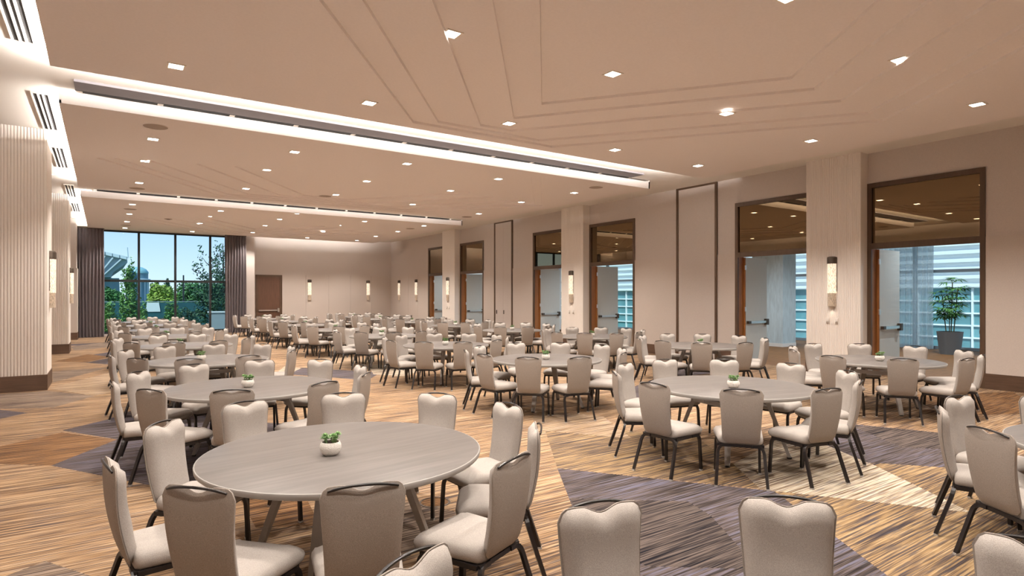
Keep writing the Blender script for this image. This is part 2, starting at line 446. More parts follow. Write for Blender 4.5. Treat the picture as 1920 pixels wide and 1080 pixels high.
# ---- walls
MB().box(XL - .2, XL, Y0, Y1, 0, ZU).build('wall_left', WALLM); tag(bpy.data.objects['wall_left'], 'beige side wall behind the ribbed columns', 'wall', kind='structure')
MB().box(XL - .2, XR + WT, Y0 - .2, Y0, 0, ZU).build('wall_back', WALLM); tag(bpy.data.objects['wall_back'], 'beige end wall opposite the window', 'wall', kind='structure')
DOORS = [(4.25, 6.36), (7.55, 9.66), (13.26, 15.40), (16.53, 18.64), (22.28, 24.38), (25.57, 27.68)]
ZD, ZT = 2.84, 4.19
m = MB(); segs = []; y = Y0
for a, b in DOORS: segs.append((y, a)); y = b
segs.append((y, Y1))
for a, b in segs: m.box(XR, XR + WT, a, b, 0, ZU)
for a, b in DOORS: m.box(XR, XR + WT, a, b, ZT, ZU)
wr = m.build('wall_right', WALLM); tag(wr, 'beige fabric wall with six tall doorways', 'wall', kind='structure')
POCK = [(10.21, 11.60), (20.02, 21.39)]
def panels_between(a, b, parent, axis, pos, zt=2.87, zb=0.29):
    n = max(1, round((b - a) / 1.25)); L = (b - a) / n
    for i in range(n):
        s0, s1 = a + i * L + .004, a + (i + 1) * L - .004
        mb = MB()
        if axis == 'x': mb.box(pos - .022, pos + .01, s0, s1, zb, zt)
        else: mb.box(s0, s1, pos - .022, pos + .01, zb, zt)
        mb.build('wall_panel', WALLP, parent)
for a, b in segs:
    cuts = [a]
    for p0, p1 in POCK:
        if a < p0 < b: cuts += [p0, p1]
    cuts.append(b)
    if b - a < 1.5: continue
    for i in range(0, len(cuts), 2): panels_between(cuts[i], cuts[i + 1], wr, 'x', XR)
mb = MB()
for a, b in segs:
    cuts = [a]
    for p0, p1 in POCK:
        if a < p0 < b: cuts += [p0, p1]
    cuts.append(b)
    for i in range(0, len(cuts), 2): mb.box(XR - .032, XR, cuts[i], cuts[i + 1], 0, .29)
tag(mb.build('baseboard_right', BASEM), 'tall dark brown baseboard along the doorway wall', 'baseboard', kind='structure')

# far wall: window wall nearer, door wall deeper
mw = MB()
mw.box(XL, -.9, YW, YW + .2, 0, ZU); mw.box(5.64, 6.1, YW - .05, Y1 + .2, 0, ZU)
mw.box(-.9, 5.64, YW, YW + .2, 4.62, ZU); mw.box(-.9, 5.64, YW, YW + .2, 0, .10)
wf = mw.build('wall_front', WALLM); tag(wf, 'pale wall framing the big window', 'wall', kind='structure')
md = MB(); md.box(6.1, 6.42, Y1, Y1 + .2, 0, ZU); md.box(7.67, XR + WT, Y1, Y1 + .2, 0, ZU); md.box(6.42, 7.67, Y1, Y1 + .2, 2.82, ZU)
wd = md.build('wall_front', WALLM); tag(wd, 'beige far wall with one brown door and two sconces', 'wall', kind='structure')
panels_between(7.70, XR, wd, 'y', Y1)
tag(MB().box(7.70, XR, Y1 - .03, Y1, 0, .29).build('baseboard_front', BASEM), 'dark brown baseboard under the two far sconces', 'baseboard', kind='structure')

# window
win = empty('window_1', (0, YW, 0)); tag(win, 'tall black framed window with a view of trees and a stadium', 'window', kind='structure')
XM = [-.9, -.05, 1.30, 2.72, 4.16, 5.64]
for x in XM: MB().box(x - .045, x + .045, .02, .16, .1, 4.62).build('mullion', MULL, win)
for z in (.13, 2.42, 4.60): MB().box(-.9, 5.64, .025, .155, z - .05, z + .05).build('transom_bar', MULL, win)
for i in range(5):
    for z0, z1 in ((.13, 2.42), (2.42, 4.60)):
        MB().box(XM[i], XM[i + 1], .085, .093, z0, z1).build('pane', GLASS, win)

def drape(name, x0, x1, y, z0, z1, folds, amp, m, parent=None, axis='x', flare=0.02):
    n = folds * 8; vs_ = []; fs_ = []; nz_ = 10; rr = random.Random(hash(name) % 97 + int(x0 * 10) % 13)
    ph = [rr.uniform(-.5, .5) for _ in range(folds + 1)]; am = [rr.uniform(.6, 1.3) for _ in range(folds + 1)]
    for j in range(nz_ + 1):
        t = j / nz_
        for i in range(n + 1):
            s_ = i / n; k = min(int(s_ * folds), folds)
            g_ = s_ * folds - k; k2 = min(k + 1, folds); A_ = am[k] + (am[k2] - am[k]) * g_; p_ = ph[k] + (ph[k2] - ph[k]) * g_
            d = amp * A_ * math.sin(2 * math.pi * (s_ * folds) + p_ * t * .8) * (1 + flare * 10 * (1 - t) ** 3)
            a = x0 + (x1 - x0) * s_ + .010 * math.sin(5 * t + s_ * 6)
            vs_.append((a, y + d, z0 + (z1 - z0) * t) if axis == 'x' else (y + d, a, z0 + (z1 - z0) * t))
    for j in range(nz_):
        for i in range(n): fs_.append((j * (n + 1) + i, j * (n + 1) + i + 1, (j + 1) * (n + 1) + i + 1, (j + 1) * (n + 1) + i))
    o = MB().add(vs_, fs_).build(name, m, parent, smooth=True)
    return o
for x0, x1, lab in ((-.92, .03, 'plum grey satin curtain gathered beside the pale pier with the sconce columns'), (4.72, 5.66, 'plum grey satin curtain gathered beside the brown far door')):
    r_ = empty('curtain', ((x0 + x1) / 2, 30.85, 0)); tag(r_, lab, 'curtain', 'curtains at the big window')
    c = drape('curtain_cloth', x0, x1, 0, .012, 4.60, 8, .055, VELVET, None); c.parent = r_; c.location.x = -(x0 + x1) / 2
    MB().box(x0 - (x0 + x1) / 2, x1 - (x0 + x1) / 2, -.03, .03, 4.60, 4.66).build('curtain_rail', BRONZE, r_)
    for i in range(8): MB().tube([((i + .5) / 8 * (x1 - x0) - (x1 - x0) / 2, 0, 4.57), ((i + .5) / 8 * (x1 - x0) - (x1 - x0) / 2, 0, 4.63)], .006).build('curtain_hook', BRONZE, r_)
cb = empty('curtain_header', (0, 30.7, 0)); tag(cb, 'pale curtain pelmet box above the satin curtain by the columns', 'pelmet')
MB().box(-.92, -.45, -.04, 0.0, 4.66, 4.85).build('header_board', UPPER, cb)
MB().box(-.92, -.45, 0.0, .3, 4.66, 4.68).build('header_soffit', UPPER, cb)

# ---- ribbed columns
def ribbed_face(mb, a0, a1, pos, out, z0, z1, axis, pitch):
    """fluted strip: rounded ribs of the given pitch, bulging along out"""
    n = round((a1 - a0) / pitch); p = (a1 - a0) / n; prof = []
    for i in range(n):
        s_ = a0 + i * p
        for u, d in ((0.0, 0.0), (.12, .55), (.3, .95), (.5, 1.0), (.7, .95), (.88, .55)): prof.append((s_ + u * p, pos + out * d * .014))
    prof.append((a1, pos))
    vs_ = []
    for z in (z0, z1):
        for a, d in prof: vs_.append((a, d, z) if axis == 'x' else (d, a, z))
    k = len(prof)
    mb.add(vs_, [(i, i + 1, k + i + 1, k + i) for i in range(k - 1)])
for i, (ya, yb) in enumerate([(6.36, 7.57), (15.38, 16.55), (24.37, 25.59)]):
    r_ = empty('ribbed_column', (XR, (ya + yb) / 2, 0)); c = -(ya + yb) / 2
    b = MB(); b.box(-.30, 0, ya + c, yb + c, .29, ZU); b.build('column_core', RIBM, r_)
    b = MB(); ribbed_face(b, ya + c, yb + c, -.30, -1, .29, ZU, 'y', .042); b.build('ribbing', RIBM, r_, smooth=50)
    MB().box(-.325, 0, ya + c - .012, yb + c + .012, 0, .29).build('column_base', BASEM, r_)
    tag(r_, ['ribbed column between the doorway with the palm and the next doorway', 'ribbed column with sconce between two doorways midway along the wall', 'ribbed column between the two doorways closest to the far wall'][i], 'column', 'ribbed columns on the doorway wall')
for i, (ya, yb) in enumerate([(14.08, 15.3), (22.6, 23.8)]):
    r_ = empty('ribbed_column', (-1.54, (ya + yb) / 2, 0)); c = -(ya + yb) / 2
    b = MB(); b.box(-.66, .67, ya + c, yb + c, .29, ZU); b.build('column_core', RIBM, r_)
    b = MB(); ribbed_face(b, -.66, .66, ya + c, -1, .29, ZU, 'x', .048); b.build('ribbing', RIBM, r_, smooth=50)
    MB().box(-.66, .68, ya + c - .03, yb + c + .012, 0, .29).build('column_base', BASEM, r_)
    tag(r_, ['broad ribbed column with a sconce, beside the open carpet aisle, farther from the window', 'ribbed column with a sconce, beside the carpet aisle, closer to the window'][i], 'column', 'ribbed columns along the aisle')
r_ = empty('wall_pier', (-1.5, 29.9, 0)); tag(r_, 'pale pier with dark base right beside the satin curtain', 'pier')
MB().box(-.7, .60, -.4, .8, 2.87, ZU).build('pier_upper', WALLM, r_)
MB().box(-.7, .635, -.42, .8, .29, 2.87).build('pier_panel', WALLP, r_)
MB().box(-.7, .645, -.43, .8, 0, .29).build('pier_base', BASEM, r_)

# ---- doorways on the right wall
def push_bar(parent, L, side, z=1.05):
    """bar along local +x from .06 to L-.04 on the face y = side*.025"""
    b = MB(); y = side * .07
    b.box(.10, L - .12, y - .022, y + .022, z - .03, z + .03); o = b.build('push_bar', STEEL, parent)
    MB().box(.10 + .42 * L, .13 + .42 * L, y - .024, y + .024, z - .032, z + .032).build('bar_joint', BLACK, o)
    MB().box(L - .13, L - .03, side * .02, side * .10, z - .07, z + .07).build('latch_case', STEEL, o)
    MB().box(.04, .11, side * .02, side * .095, z - .035, z + .035).build('hinge_case', BRONZE, o)
    return o
DLAB = ['doorway with the potted palm and sheer curtain beyond', 'doorway beside the ribbed column, bright window beyond', 'doorway with amber jamb and bright greenery beyond',
        'doorway with blue door leaf beside the middle column', 'doorway with grey leaf next to the twin pocket panels', 'doorway closest to the far wall sconces']
for i, (a, b) in enumerate(DOORS):
    r_ = empty('door_%d' % (i + 1), (XR, (a + b) / 2, 0)); h = (b - a) / 2
    tag(r_, 'open double ' + DLAB[i], 'doorway', kind='structure')
    f = MB()
    f.box(-.03, .02, -h, -h + .085, 0, ZT); f.box(-.03, .02, h - .085, h, 0, ZT)
    f.box(-.03, .02, -h + .085, h - .085, ZT - .10, ZT); f.box(-.03, .02, -h + .085, h - .085, ZD - .08, ZD + .05)
    f.build('frame', FRAMEM, r_)
    j = MB(); j.box(.0205, WT + .04, -h, -h + .07, 0, ZD); j.box(.0205, WT + .04, h - .07, h, 0, ZD); j.box(.0205, WT + .04, -h + .07, h - .07, ZD - .06, ZD)
    j.build('jamb', JAMBM, r_)
    MB().box(.015, .03, -h + .085, h - .085, ZD + .05, ZT - .10).build('transom_glass', MIRROR, r_)
    MB().box(.06, WT, -h, h, ZD + .001, ZT).build('transom_back', WALLM, r_)
    for s_ in (1, -1):
        L = h - .09
        lf = empty('door_leaf', (WT + .03, s_ * (h - .10), 0), R(0 if s_ > 0 else 0), r_)
        MB().box(0, L, -.024, .024, .01, ZD - .07).build('leaf_panel', LEAFM, lf)
        MB().box(-.012, .012, -.0245, .0245, .01, ZD - .07).build('leaf_edge', JAMBM, lf)
        for z in (.3, 1.4, 2.5):
            MB().box(-.03, .02, -s_ * .03 - .012, -s_ * .03 + .012, z - .06, z + .06).build('hinge', STEEL, lf)
        bb = MB(); y = -s_ * .07; z = 1.05
        bb.box(.08, L - .10, y - .02, y + .02, z - .03, z + .03); bar = bb.build('push_bar', STEEL, lf)
        MB().box(L - .12, L - .02, -s_ * .06 - .045, -s_ * .06 + .04, z - .08, z + .08).build('latch_case', BRONZE, lf)
        MB().box(.05, .16, y - .025, y + .045 * s_ if s_ > 0 else y - .025 + .05, z - .035, z + .035).build('end_cap', BRONZE, lf)
# far brown door
r_ = empty('door_7', (7.045, Y1, 0)); tag(r_, 'closed dark brown door with a steel push bar on the far wall', 'door', kind='structure')
f = MB(); f.box(-.65, -.54, -.03, .02, 0, 2.84); f.box(.54, .65, -.03, .02, 0, 2.84); f.box(-.54, .54, -.03, .02, 2.72, 2.84); f.build('frame', FRAMEM, r_)
lf = MB().box(-.54, .54, -.005, .05, .01, 2.72).build('door_leaf', LEAFW, r_)
bar = MB().box(-.5, .46, -.07, -.03, .98, 1.04).build('push_bar', STEEL, r_)
MB().box(.42, .50, -.08, 0, .92, 1.12).build('latch_case', STEEL, bar)

# ---- pocket panels
for i, (a, b) in enumerate(POCK):
    r_ = empty('door_%d' % (8 + i), (XR, (a + b) / 2, 0)); h = (b - a) / 2
    MB().box(-.05, .0, -h, -h + .07, 0, ZU).build('jamb', FRAMEM, r_)
    MB().box(-.05, .0, h - .07, h, 0, ZU).build('jamb', FRAMEM, r_)
    MB().box(-.05, .0, -h + .07, h - .07, ZU - .05, ZU).build('head', FRAMEM, r_)
    if i == 0:
        MB().box(-.025, -.001, -h + .07, h - .07, .01, ZU - .05).build('panel', WALLM, r_)
    else:
        for s_ in (-1, 1):
            p_ = MB().box(-.025, -.001, min(s_ * .004, s_ * (h - .07)), max(s_ * .004, s_ * (h - .07)), .01, ZU - .05).build('panel', WALLM, r_)
            MB().box(-.045, -.02, (-.02 if s_ < 0 else h - .16) - .05, (-.02 if s_ < 0 else h - .16), 1.0, 1.16).build('pull_handle', BRONZE, p_)
    tag(r_, ['tall brown framed single pocket panel beside the bright doorway', 'tall brown framed pair of pocket panels with dark pulls'][i], 'pocket door', kind='structure')

# ---- sconces
def make_sconce():
    r_ = empty('wall_sconce')          # wall plane at local x=0, sticks out towards -x
    a0, a1 = R(90), R(270)
    c = MB(); c.lathe([(.0, .16), (.06, .162), (.10, .15), (.108, .13), (.108, 0), (.098, 0)], 16, (0, 0, 2.47), a0, a1); c.build('cap', BRONZE, r_, smooth=40)
    MB().box(-.012, 0, -.105, .105, 1.85, 2.60).build('back_plate', BRONZE, r_)
    g = MB(); g.lathe([(.098, 0), (.098, .66), (.092, .66), (.092, 0), (.098, 0)], 16, (-.005, 0, 1.81), a0, a1); g.build('upper_glass', SCGLASS, r_, smooth=40)
    g = MB(); g.lathe([(.090, 0), (.090, .30), (.085, .30), (.085, 0), (.090, 0)], 16, (-.005, 0, 1.52), a0, a1); g.build('lower_glass', SCGLASS2, r_, smooth=40)
    return r_
proto = make_sconce(); snapshot(proto)
sc_spots = [((XR - .315, 6.965, 0), 0, 'on the ribbed column beside the palm doorway'), ((XR - .315, 15.97, 0), 0, 'on the ribbed column in mid wall'),
            ((XR - .315, 24.98, 0), 0, 'on the ribbed column closest to the far wall'), ((XR - .023, 29.04, 0), 0, 'on the flat doorway wall by the last doorway'),
            ((XR - .023, 31.25, 0), 0, 'on the flat doorway wall by the room corner'), ((9.10, Y1 - .023, 0), R(90), 'on the far wall by the brown door'),
            ((12.36, Y1 - .023, 0), R(90), 'on the far wall by the room corner'), ((-.87, 14.72, 0), R(180), 'on the broad aisle column away from the window'),
            ((-.87, 23.2, 0), R(180), 'on the aisle column closer to the window')]
# rotation: local -x must point away from the wall
for i, (loc, rz, lab) in enumerate(sc_spots):
    o = proto if i == 0 else copy_tree(proto)
    o.location = loc; o.rotation_euler = (0, 0, rz)
    tag(o, 'glass and bronze wall sconce ' + lab, 'sconce', 'wall sconces')
    d = bpy.data.lights.new('sconce_lamp', 'SPOT'); d.energy = SCONCE_W; d.spot_size = R(75); d.spot_blend = .5; d.color = (1, .85, .66); d.shadow_soft_size = .02
    l_ = bpy.data.objects.new('sconce_lamp', d); COL.objects.link(l_); l_.parent = o; l_.location = (-.05, 0, 1.50)
for i, (yc, lab) in enumerate(((6.965, 'beside the palm doorway'), (15.97, 'in mid wall'), (24.98, 'by the far wall'))):
    for s_ in (-1, 1):
        r_ = empty('wall_switch', (XR - .314, yc + s_ * .10, 1.20))
        MB().box(-.012, 0, -.04, .04, -.07, .06).build('plate', WHITEP, r_)
        MB().box(-.03, -.012, -.028, .028, -.02, .045).build('cover', WHITEP, r_)
        MB().box(-.02, -.012, -.028, .028, -.06, -.035).build('slot', SPK, r_)
        tag(r_, 'white wall plate, %s of the pair, under the column sconce %s' % ('window side' if s_ > 0 else 'rear side', lab), 'wall plate', 'paired wall plates under the column sconces')

# ---- air grilles in the left soffit
gl = [(8.14, 9.36), (11.56, 14.0), (15.56, 17.98), (20.65, 23.08), (24.54, 27.06)]
for i, (a, b) in enumerate(gl):
    if i == 0: a = 6.95
    r_ = empty('air_grille', (-.80, (a + b) / 2, ZU)); L = (b - a) / 2; wd_ = .115
    f = MB(); f.box(-wd_, -wd_ + .022, -L, L, -.02, 0); f.box(wd_ - .022, wd_, -L, L, -.02, 0); f.box(-wd_ + .022, wd_ - .022, -L, -L + .02, -.02, 0); f.box(-wd_ + .022, wd_ - .022, L - .02, L, -.02, 0)
    f.build('frame', LAMPTRIM, r_)
    MB().box(-wd_ + .022, wd_ - .022, -L + .02, L - .02, -.006, -.002).build('dark_plenum', BLACK, r_)
    for k in range(2):
        x = (-1 + 2 * k) * .030
        MB().box(x - .013, x + .013, -L + .02, L - .02, -.018, -.004).build('slat', LAMPTRIM, r_)
    tag(r_, 'white three-slot linear air grille, %s from the window in the soffit' % ORD[5 - i], 'air grille', 'soffit air grilles')

# ---- ceiling fixtures
def ceil_z(x, y):
    z = ZP
    for (py0, py1, *_r), polys in zip(PANELS, LEVELS):
        if py0 < y < py1:
            for P in polys:
                if inside((x, y), P): z += STEP
    return z
def make_downlight():
    r_ = empty('downlight')
    f = MB(); a, b = .105, .08
    for x0, x1, y0, y1 in ((-a, -b, -a, a), (b, a, -a, a), (-b, b, -a, -b), (-b, b, b, a)): f.box(x0, x1, y0, y1, -.008, 0)
    f.build('trim', LAMPTRIM, r_)
    MB().box(-b, b, -b, b, -.0045, -.001).build('lens', LAMP, r_)
    return r_
proto = make_downlight(); snapshot(proto)
DLX = [.75, 3.27, 5.79, 8.31, 10.83]
DLY = [(.9, 'A'), (3.45, 'A'), (6.0, 'A'), (8.55, 'A'), (12.75, 'B'), (15.3, 'B'), (17.87, 'B'), (22.2, 'C'), (24.85, 'C'), (27.45, 'C'), (30.05, 'C')]
spot_d = bpy.data.lights.new('downlight_lamp', 'SPOT'); spot_d.energy = DOWN_W; spot_d.spot_size = R(118); spot_d.spot_blend = .55
spot_d.color = (1.0, .905, .81); spot_d.shadow_soft_size = .035
n = 0
xn = ['aisle-side', 'second', 'middle', 'fourth', 'door-side']
for iy, (y, p) in enumerate(DLY):
    for ix, x in enumerate(DLX):
        o = proto if n == 0 else copy_tree(proto); n += 1
        z = ceil_z(x, y)
        for P in LEVELS['ABC'.index(p)]:      # keep clear of step edges
            pass
        o.location = (x, y, z - .001)
        tag(o, 'square recessed downlight in the %s line, %s from the window' % (xn[ix], (ORD + ['eleventh'])[11 - iy]), 'downlight', 'square ceiling downlights')
        l_ = bpy.data.objects.new('downlight_lamp', spot_d); COL.objects.link(l_); l_.parent = o; l_.location = (0, 0, -.02)
for x, y, lab in [(.73, 11.78, 'beside the bright ceiling slot at the aisle end'), (.74, 18.83, 'at the aisle end before the second ceiling slot'), (.73, 23.46, 'at the aisle end of the panel by the window'),
                  (.75, 28.8, 'close to the satin curtain'), (5.6, 18.3, 'in the middle of the panel before the second slot'), (10.76, 11.78, 'beside the bright slot at the door end'), (10.9, 18.83, 'at the door end before the second slot'), (10.8, 23.46, 'at the door end of the panel by the far wall')]:
    r_ = empty('ceiling_speaker', (x, y, ceil_z(x, y)))
    MB().lathe([(0, -.010), (.15, -.010), (.185, -.006)], 28).build('grille', SPK, r_, smooth=40)
    MB().lathe([(.185, -.008), (.20, -.006), (.202, 0)], 28).build('rim', CEIL, r_, smooth=40)
    tag(r_, 'round flat ceiling speaker ' + lab, 'speaker', 'round ceiling speakers')
r_ = empty('ceiling_vent', (2.05, 26.3, ceil_z(2.05, 26.3)))
MB().lathe([(0, -.03), (.05, -.03), (.07, -.012)], 24).build('core', BRONZE, r_); MB().lathe([(.09, -.02), (.13, -.012), (.14, 0)], 24).build('ring', SPK, r_)
tag(r_, 'small dark round vent in the ceiling panel by the window', 'vent')

# ================================================================== FURNITURE
def arc2(n, a, b, c):
    """quadratic curve from a to c through control b"""
    return [tuple((1 - t) ** 2 * a[k] + 2 * t * (1 - t) * b[k] + t * t * c[k] for k in range(3)) for t in [i / n for i in range(n + 1)]]

def make_chair():
    r_ = empty('banquet_chair')
    # seat: rounded trapezoid rings
    def outline(ins, n=7):
        pts = []; rc = .07
        cs = [(-.19 + ins, -.20 + ins * .3), (.19 - ins, -.20 + ins * .3), (.226 - ins, .235 - ins), (-.226 + ins, .235 - ins)]
        for i in range(4):
            p = Vector(cs[i]); a = (Vector(cs[i - 1]) - p).normalized(); b = (Vector(cs[(i + 1) % 4]) - p).normalized()
            rr = rc if i > 1 else .04
            for k in range(n):
                t = k / (n - 1); q = (1 - t) ** 2 * (p + a * rr) + 2 * t * (1 - t) * p + t * t * (p + b * rr); pts.append((q.x, q.y))
        return pts
    rings = [(.015, .372), (0.0, .385), (-.006, .41), (-.002, .437), (.014, .455), (.05, .468), (.11, .474)]
    vs_ = []; fs_ = []; n = 28
    for ins, z in rings:
        for x, y in outline(ins): vs_.append((x, y, z + .012 * (y > .1) * 0 - (.012 if y > .18 and z > .43 else 0)))
    for j in range(len(rings) - 1):
        for i in range(n): fs_.append((j * n + i, j * n + (i + 1) % n, (j + 1) * n + (i + 1) % n, (j + 1) * n + i))
    fs_.append(tuple(range(n))[::-1]); fs_.append(tuple(range((len(rings) - 1) * n, len(rings) * n)))
    MB().add(vs_, fs_).build('seat', FABRIC, r_, smooth=60)
    # backrest
    NU, NV = 20, 14; ZB, ZTOP = .395, .895
    def top(u):
        s_ = abs(u)
        dip = .030 * (.5 + .5 * math.cos(math.pi * s_ / .48)) if s_ < .48 else 0
        return ZTOP - dip - .008 * max(0, (s_ - .5) / .5) ** 2 - .045 * max(0, (s_ - .76) / .24) ** 2.4
    def bot(u): return ZB + .035 * max(0, (abs(u) - .72) / .28) ** 2
    def halfw(t): return .160 + .033 * t - .004 * math.sin(math.pi * t)
    def ymid(t): return -.205 - .085 * t - .018 * math.sin(math.pi * t) + .02 * t * t
    def grid(off, pillow, shrink, grow=0.0):
        g = []
        for j in range(NV + 1):
            t = j / NV
            for i in range(NU + 1):
                u = -1 + 2 * i / NU
                z = bot(u) - grow + (top(u) + grow - bot(u) + grow) * t
                tt = (z - ZB) / (ZTOP - ZB)
                eu = max(0, (abs(u) - .58) / .42); ev = max(0, (abs(2 * t - 1) - .74) / .26); e = min(1, math.sqrt(eu * eu + ev * ev))
                dome = math.sqrt(max(0, 1 - e * e))
                lumbar = .012 * math.exp(-((tt - .40) / .16) ** 2) * (1 - u * u)
                g.append((u * (halfw(tt) + grow) * (1 - shrink), ymid(tt) + off + (pillow * dome + lumbar * (pillow > 0)), z))
        return g
    def closed(ga, gb, name, m):
        k = len(ga); W_ = NU + 1; fs_ = []
        for j in range(NV):
            for i in range(NU):
                a = j * W_ + i
                fs_.append((a, a + 1, a + W_ + 1, a + W_)); fs_.append((k + a, k + a + W_, k + a + W_ + 1, k + a + 1))
        rim = [i for i in range(NU)] + [j * W_ + NU for j in range(NV)] + [NV * W_ + NU - i for i in range(NU)] + [(NV - j) * W_ for j in range(NV)]
        for q in range(len(rim)):
            a, b = rim[q], rim[(q + 1) % len(rim)]; fs_.append((a, k + a, k + b, b))
        return MB().add(ga + gb, fs_).build(name, m, r_, smooth=50)
    closed(grid(.0, .045, .02), grid(-.004, 0, .02), 'backrest', FABRIC)
    closed(grid(-.006, 0, 0, .004), grid(-.012, -.014, 0.005, .004), 'back_panel', FABRIC_SHADED)
    # handle: bar bowing over the dip
    path = []
    for i in range(13):
        u = -.80 + 1.6 * i / 12; z = .9015 - .022 * (abs(u) / .80) ** 2.4
        path.append((u * .196, -.293 - .016 * (1 - (u / .8) ** 2), z))
    MB().tube(path, [.0055] + [.007] * 11 + [.0055], 6).build('handle', CHBLK, r_, smooth=60)
    # frame and legs
    f = MB(); q = .013; zf = .360
    f.box(-.19, .19, -.205, -.179, zf - .013, zf + .013); f.box(-.20, .20, .165, .191, zf - .013, zf + .013)
    f.box(-.205, -.179, -.19, .18, zf - .012, zf + .014); f.box(.179, .205, -.19, .18, zf - .012, zf + .014)
    f.build('seat_frame', CHBLK, r_)
    for s_ in (-1, 1):
        p = [(s_ * .10, -.20, zf)] + arc2(5, (s_ * .145, -.20, zf), (s_ * .197, -.203, zf), (s_ * .203, -.222, zf - .07)) + [(s_ * .222, -.315, .012)]
        b = MB(); b.tube(p, .0125, sq=True, up=(0, 1, 0)); b.box(s_ * .222 - .014, s_ * .222 + .014, -.329, -.301, 0, .014, 1)
        b.build('leg', [CHBLK, GLIDE], r_)
        p = [(s_ * .196, .06, zf)] + arc2(5, (s_ * .197, .13, zf), (s_ * .20, .185, zf), (s_ * .202, .190, zf - .065)) + [(s_ * .208, .205, .012)]
        b = MB(); b.tube(p, .0125, sq=True); b.box(s_ * .208 - .014, s_ * .208 + .014, .191, .219, 0, .014, 1)
        b.build('leg', [CHBLK, GLIDE], r_)
    return r_

def make_table():
    r_ = empty('round_table'); RT = .878
    MB().lathe([(0, .75), (RT - .012, .75), (RT - .009, .7485)], 72).build('tabletop', TOPM, r_, smooth=30)
    MB().lathe([(RT - .009, .7487), (RT - .003, .7475), (RT, .743), (RT - .002, .722), (RT - .012, .712), (0.0, .712)], 72).build('edge_band', EDGEM, r_, smooth=40)
    for k in range(4):
        a = R(45 + 90 * k); c, s_ = math.cos(a), math.sin(a)
        b = MB(); n_ = (-s_, c)
        vs_ = []
        for rad, z, hw, th in ((.34, .712, .045, .024), (.60, .015, .026, .018)):
            for du, dv in ((-hw, -th), (hw, -th), (hw, th), (-hw, th)):
                vs_.append((c * (rad + dv) + n_[0] * du, s_ * (rad + dv) + n_[1] * du, z))
        b.add(vs_, [(0, 1, 2, 3), (7, 6, 5, 4), (0, 4, 5, 1), (1, 5, 6, 2), (2, 6, 7, 3), (3, 7, 4, 0)])
        lg = b.build('leg', TLEG, r_)
        MB().lathe([(0, .018), (.024, .018), (.026, .010), (.026, 0), (0, 0)], 12, (c * .60, s_ * .60, 0)).build('foot', CHBLK, lg)
    for k in range(2):
        y = (-1 + 2 * k) * .27
        MB().box(-.62, .62, y - .03, y + .03, .655, .712).build('rail', TLEG, r_)
        x = (-1 + 2 * k) * .285
        MB().box(x - .022, x + .022, -.29, .29, .56, .615).build('stretcher', TLEG, r_)
    return r_

def make_succulent(seed):
    rr = random.Random(seed); r_ = empty('succulent_bowl')
    MB().lathe([(0, 0), (.038, 0), (.056, .018), (.066, .045), (.064, .068), (.056, .083), (.051, .083), (.054, .07), (0, .07)], 20).build('bowl', BOWL, r_, smooth=50)
    MB().lathe([(0, .078), (.051, .074)], 14).build('soil', SOIL, r_)
    lv = MB()
    for cl in range(9):
        a = cl * 2.4 + rr.uniform(-.3, .3); d0 = .018 + .034 * (cl / 8) ** .6; cx, cy = d0 * math.cos(a), d0 * math.sin(a); zc = .088 + (.034 if cl in (4, 5, 7) else .012) + rr.uniform(0, .008)
        lv.tube([(cx * .7, cy * .7, .07), (cx, cy, zc)], .004, 4, cap=False)
        for k in range(22):
            t = k / 22; an = k * 2.4 + cl; el = R(-8 + 80 * t); L = rr.uniform(.026, .036) * (1 - .45 * t)
            d = Vector((math.cos(an) * math.cos(el), math.sin(an) * math.cos(el), math.sin(el))); sd = Vector((-math.sin(an), math.cos(an), 0)); up = d.cross(sd)
            o = Vector((cx, cy, zc)); w_ = .0078
            lv.add([o, o + d * L * .6 + sd * w_, o + d * L, o + d * L * .6 - sd * w_, o + d * L * .5 - up * .004], [(0, 1, 4), (1, 2, 4), (2, 3, 4), (3, 0, 4), (0, 3, 2, 1)])
    lv.build('leaves', SUCC, r_)
    return r_

chair0 = make_chair(); snapshot(chair0)
table0 = make_table(); snapshot(table0)
succs = [make_succulent(s_) for s_ in (11, 23, 31)]
for s_ in succs: snapshot(s_)
used = {'c': False, 't': False, 's': [False] * 3}

def comp(a):
    a %= 360
    return ['doorway', 'window-and-doorway', 'window', 'window-and-aisle', 'aisle', 'rear-and-aisle', 'rear', 'rear-and-doorway'][int(((a + 22.5) % 360) // 45)]
DEF = [2, 38, 75, 112, 149, 188, 222, 254, 287, 324]
rr = random.Random(5)
Ls = [(1.33, .50), (1.30, 3.82), (1.36, 7.1), (1.36, 10.42)] + [(1.36 + rr.uniform(-.06, .06), y) for y in (13.8, 17.15, 20.5, 23.85, 27.2)]
Ms = [(5.72, .75), (5.77, 4.12), (5.83, 7.55), (5.83, 10.92)] + [(5.85 + rr.uniform(-.06, .06), y) for y in (14.35, 17.8, 21.2, 24.6, 28.0)]
Ss = [(9.96, 4.45), (10.03, 7.85)] + [(10.05 + rr.uniform(-.06, .06), y) for y in (11.2, 14.6, 18.0, 21.4, 24.8, 28.2)]
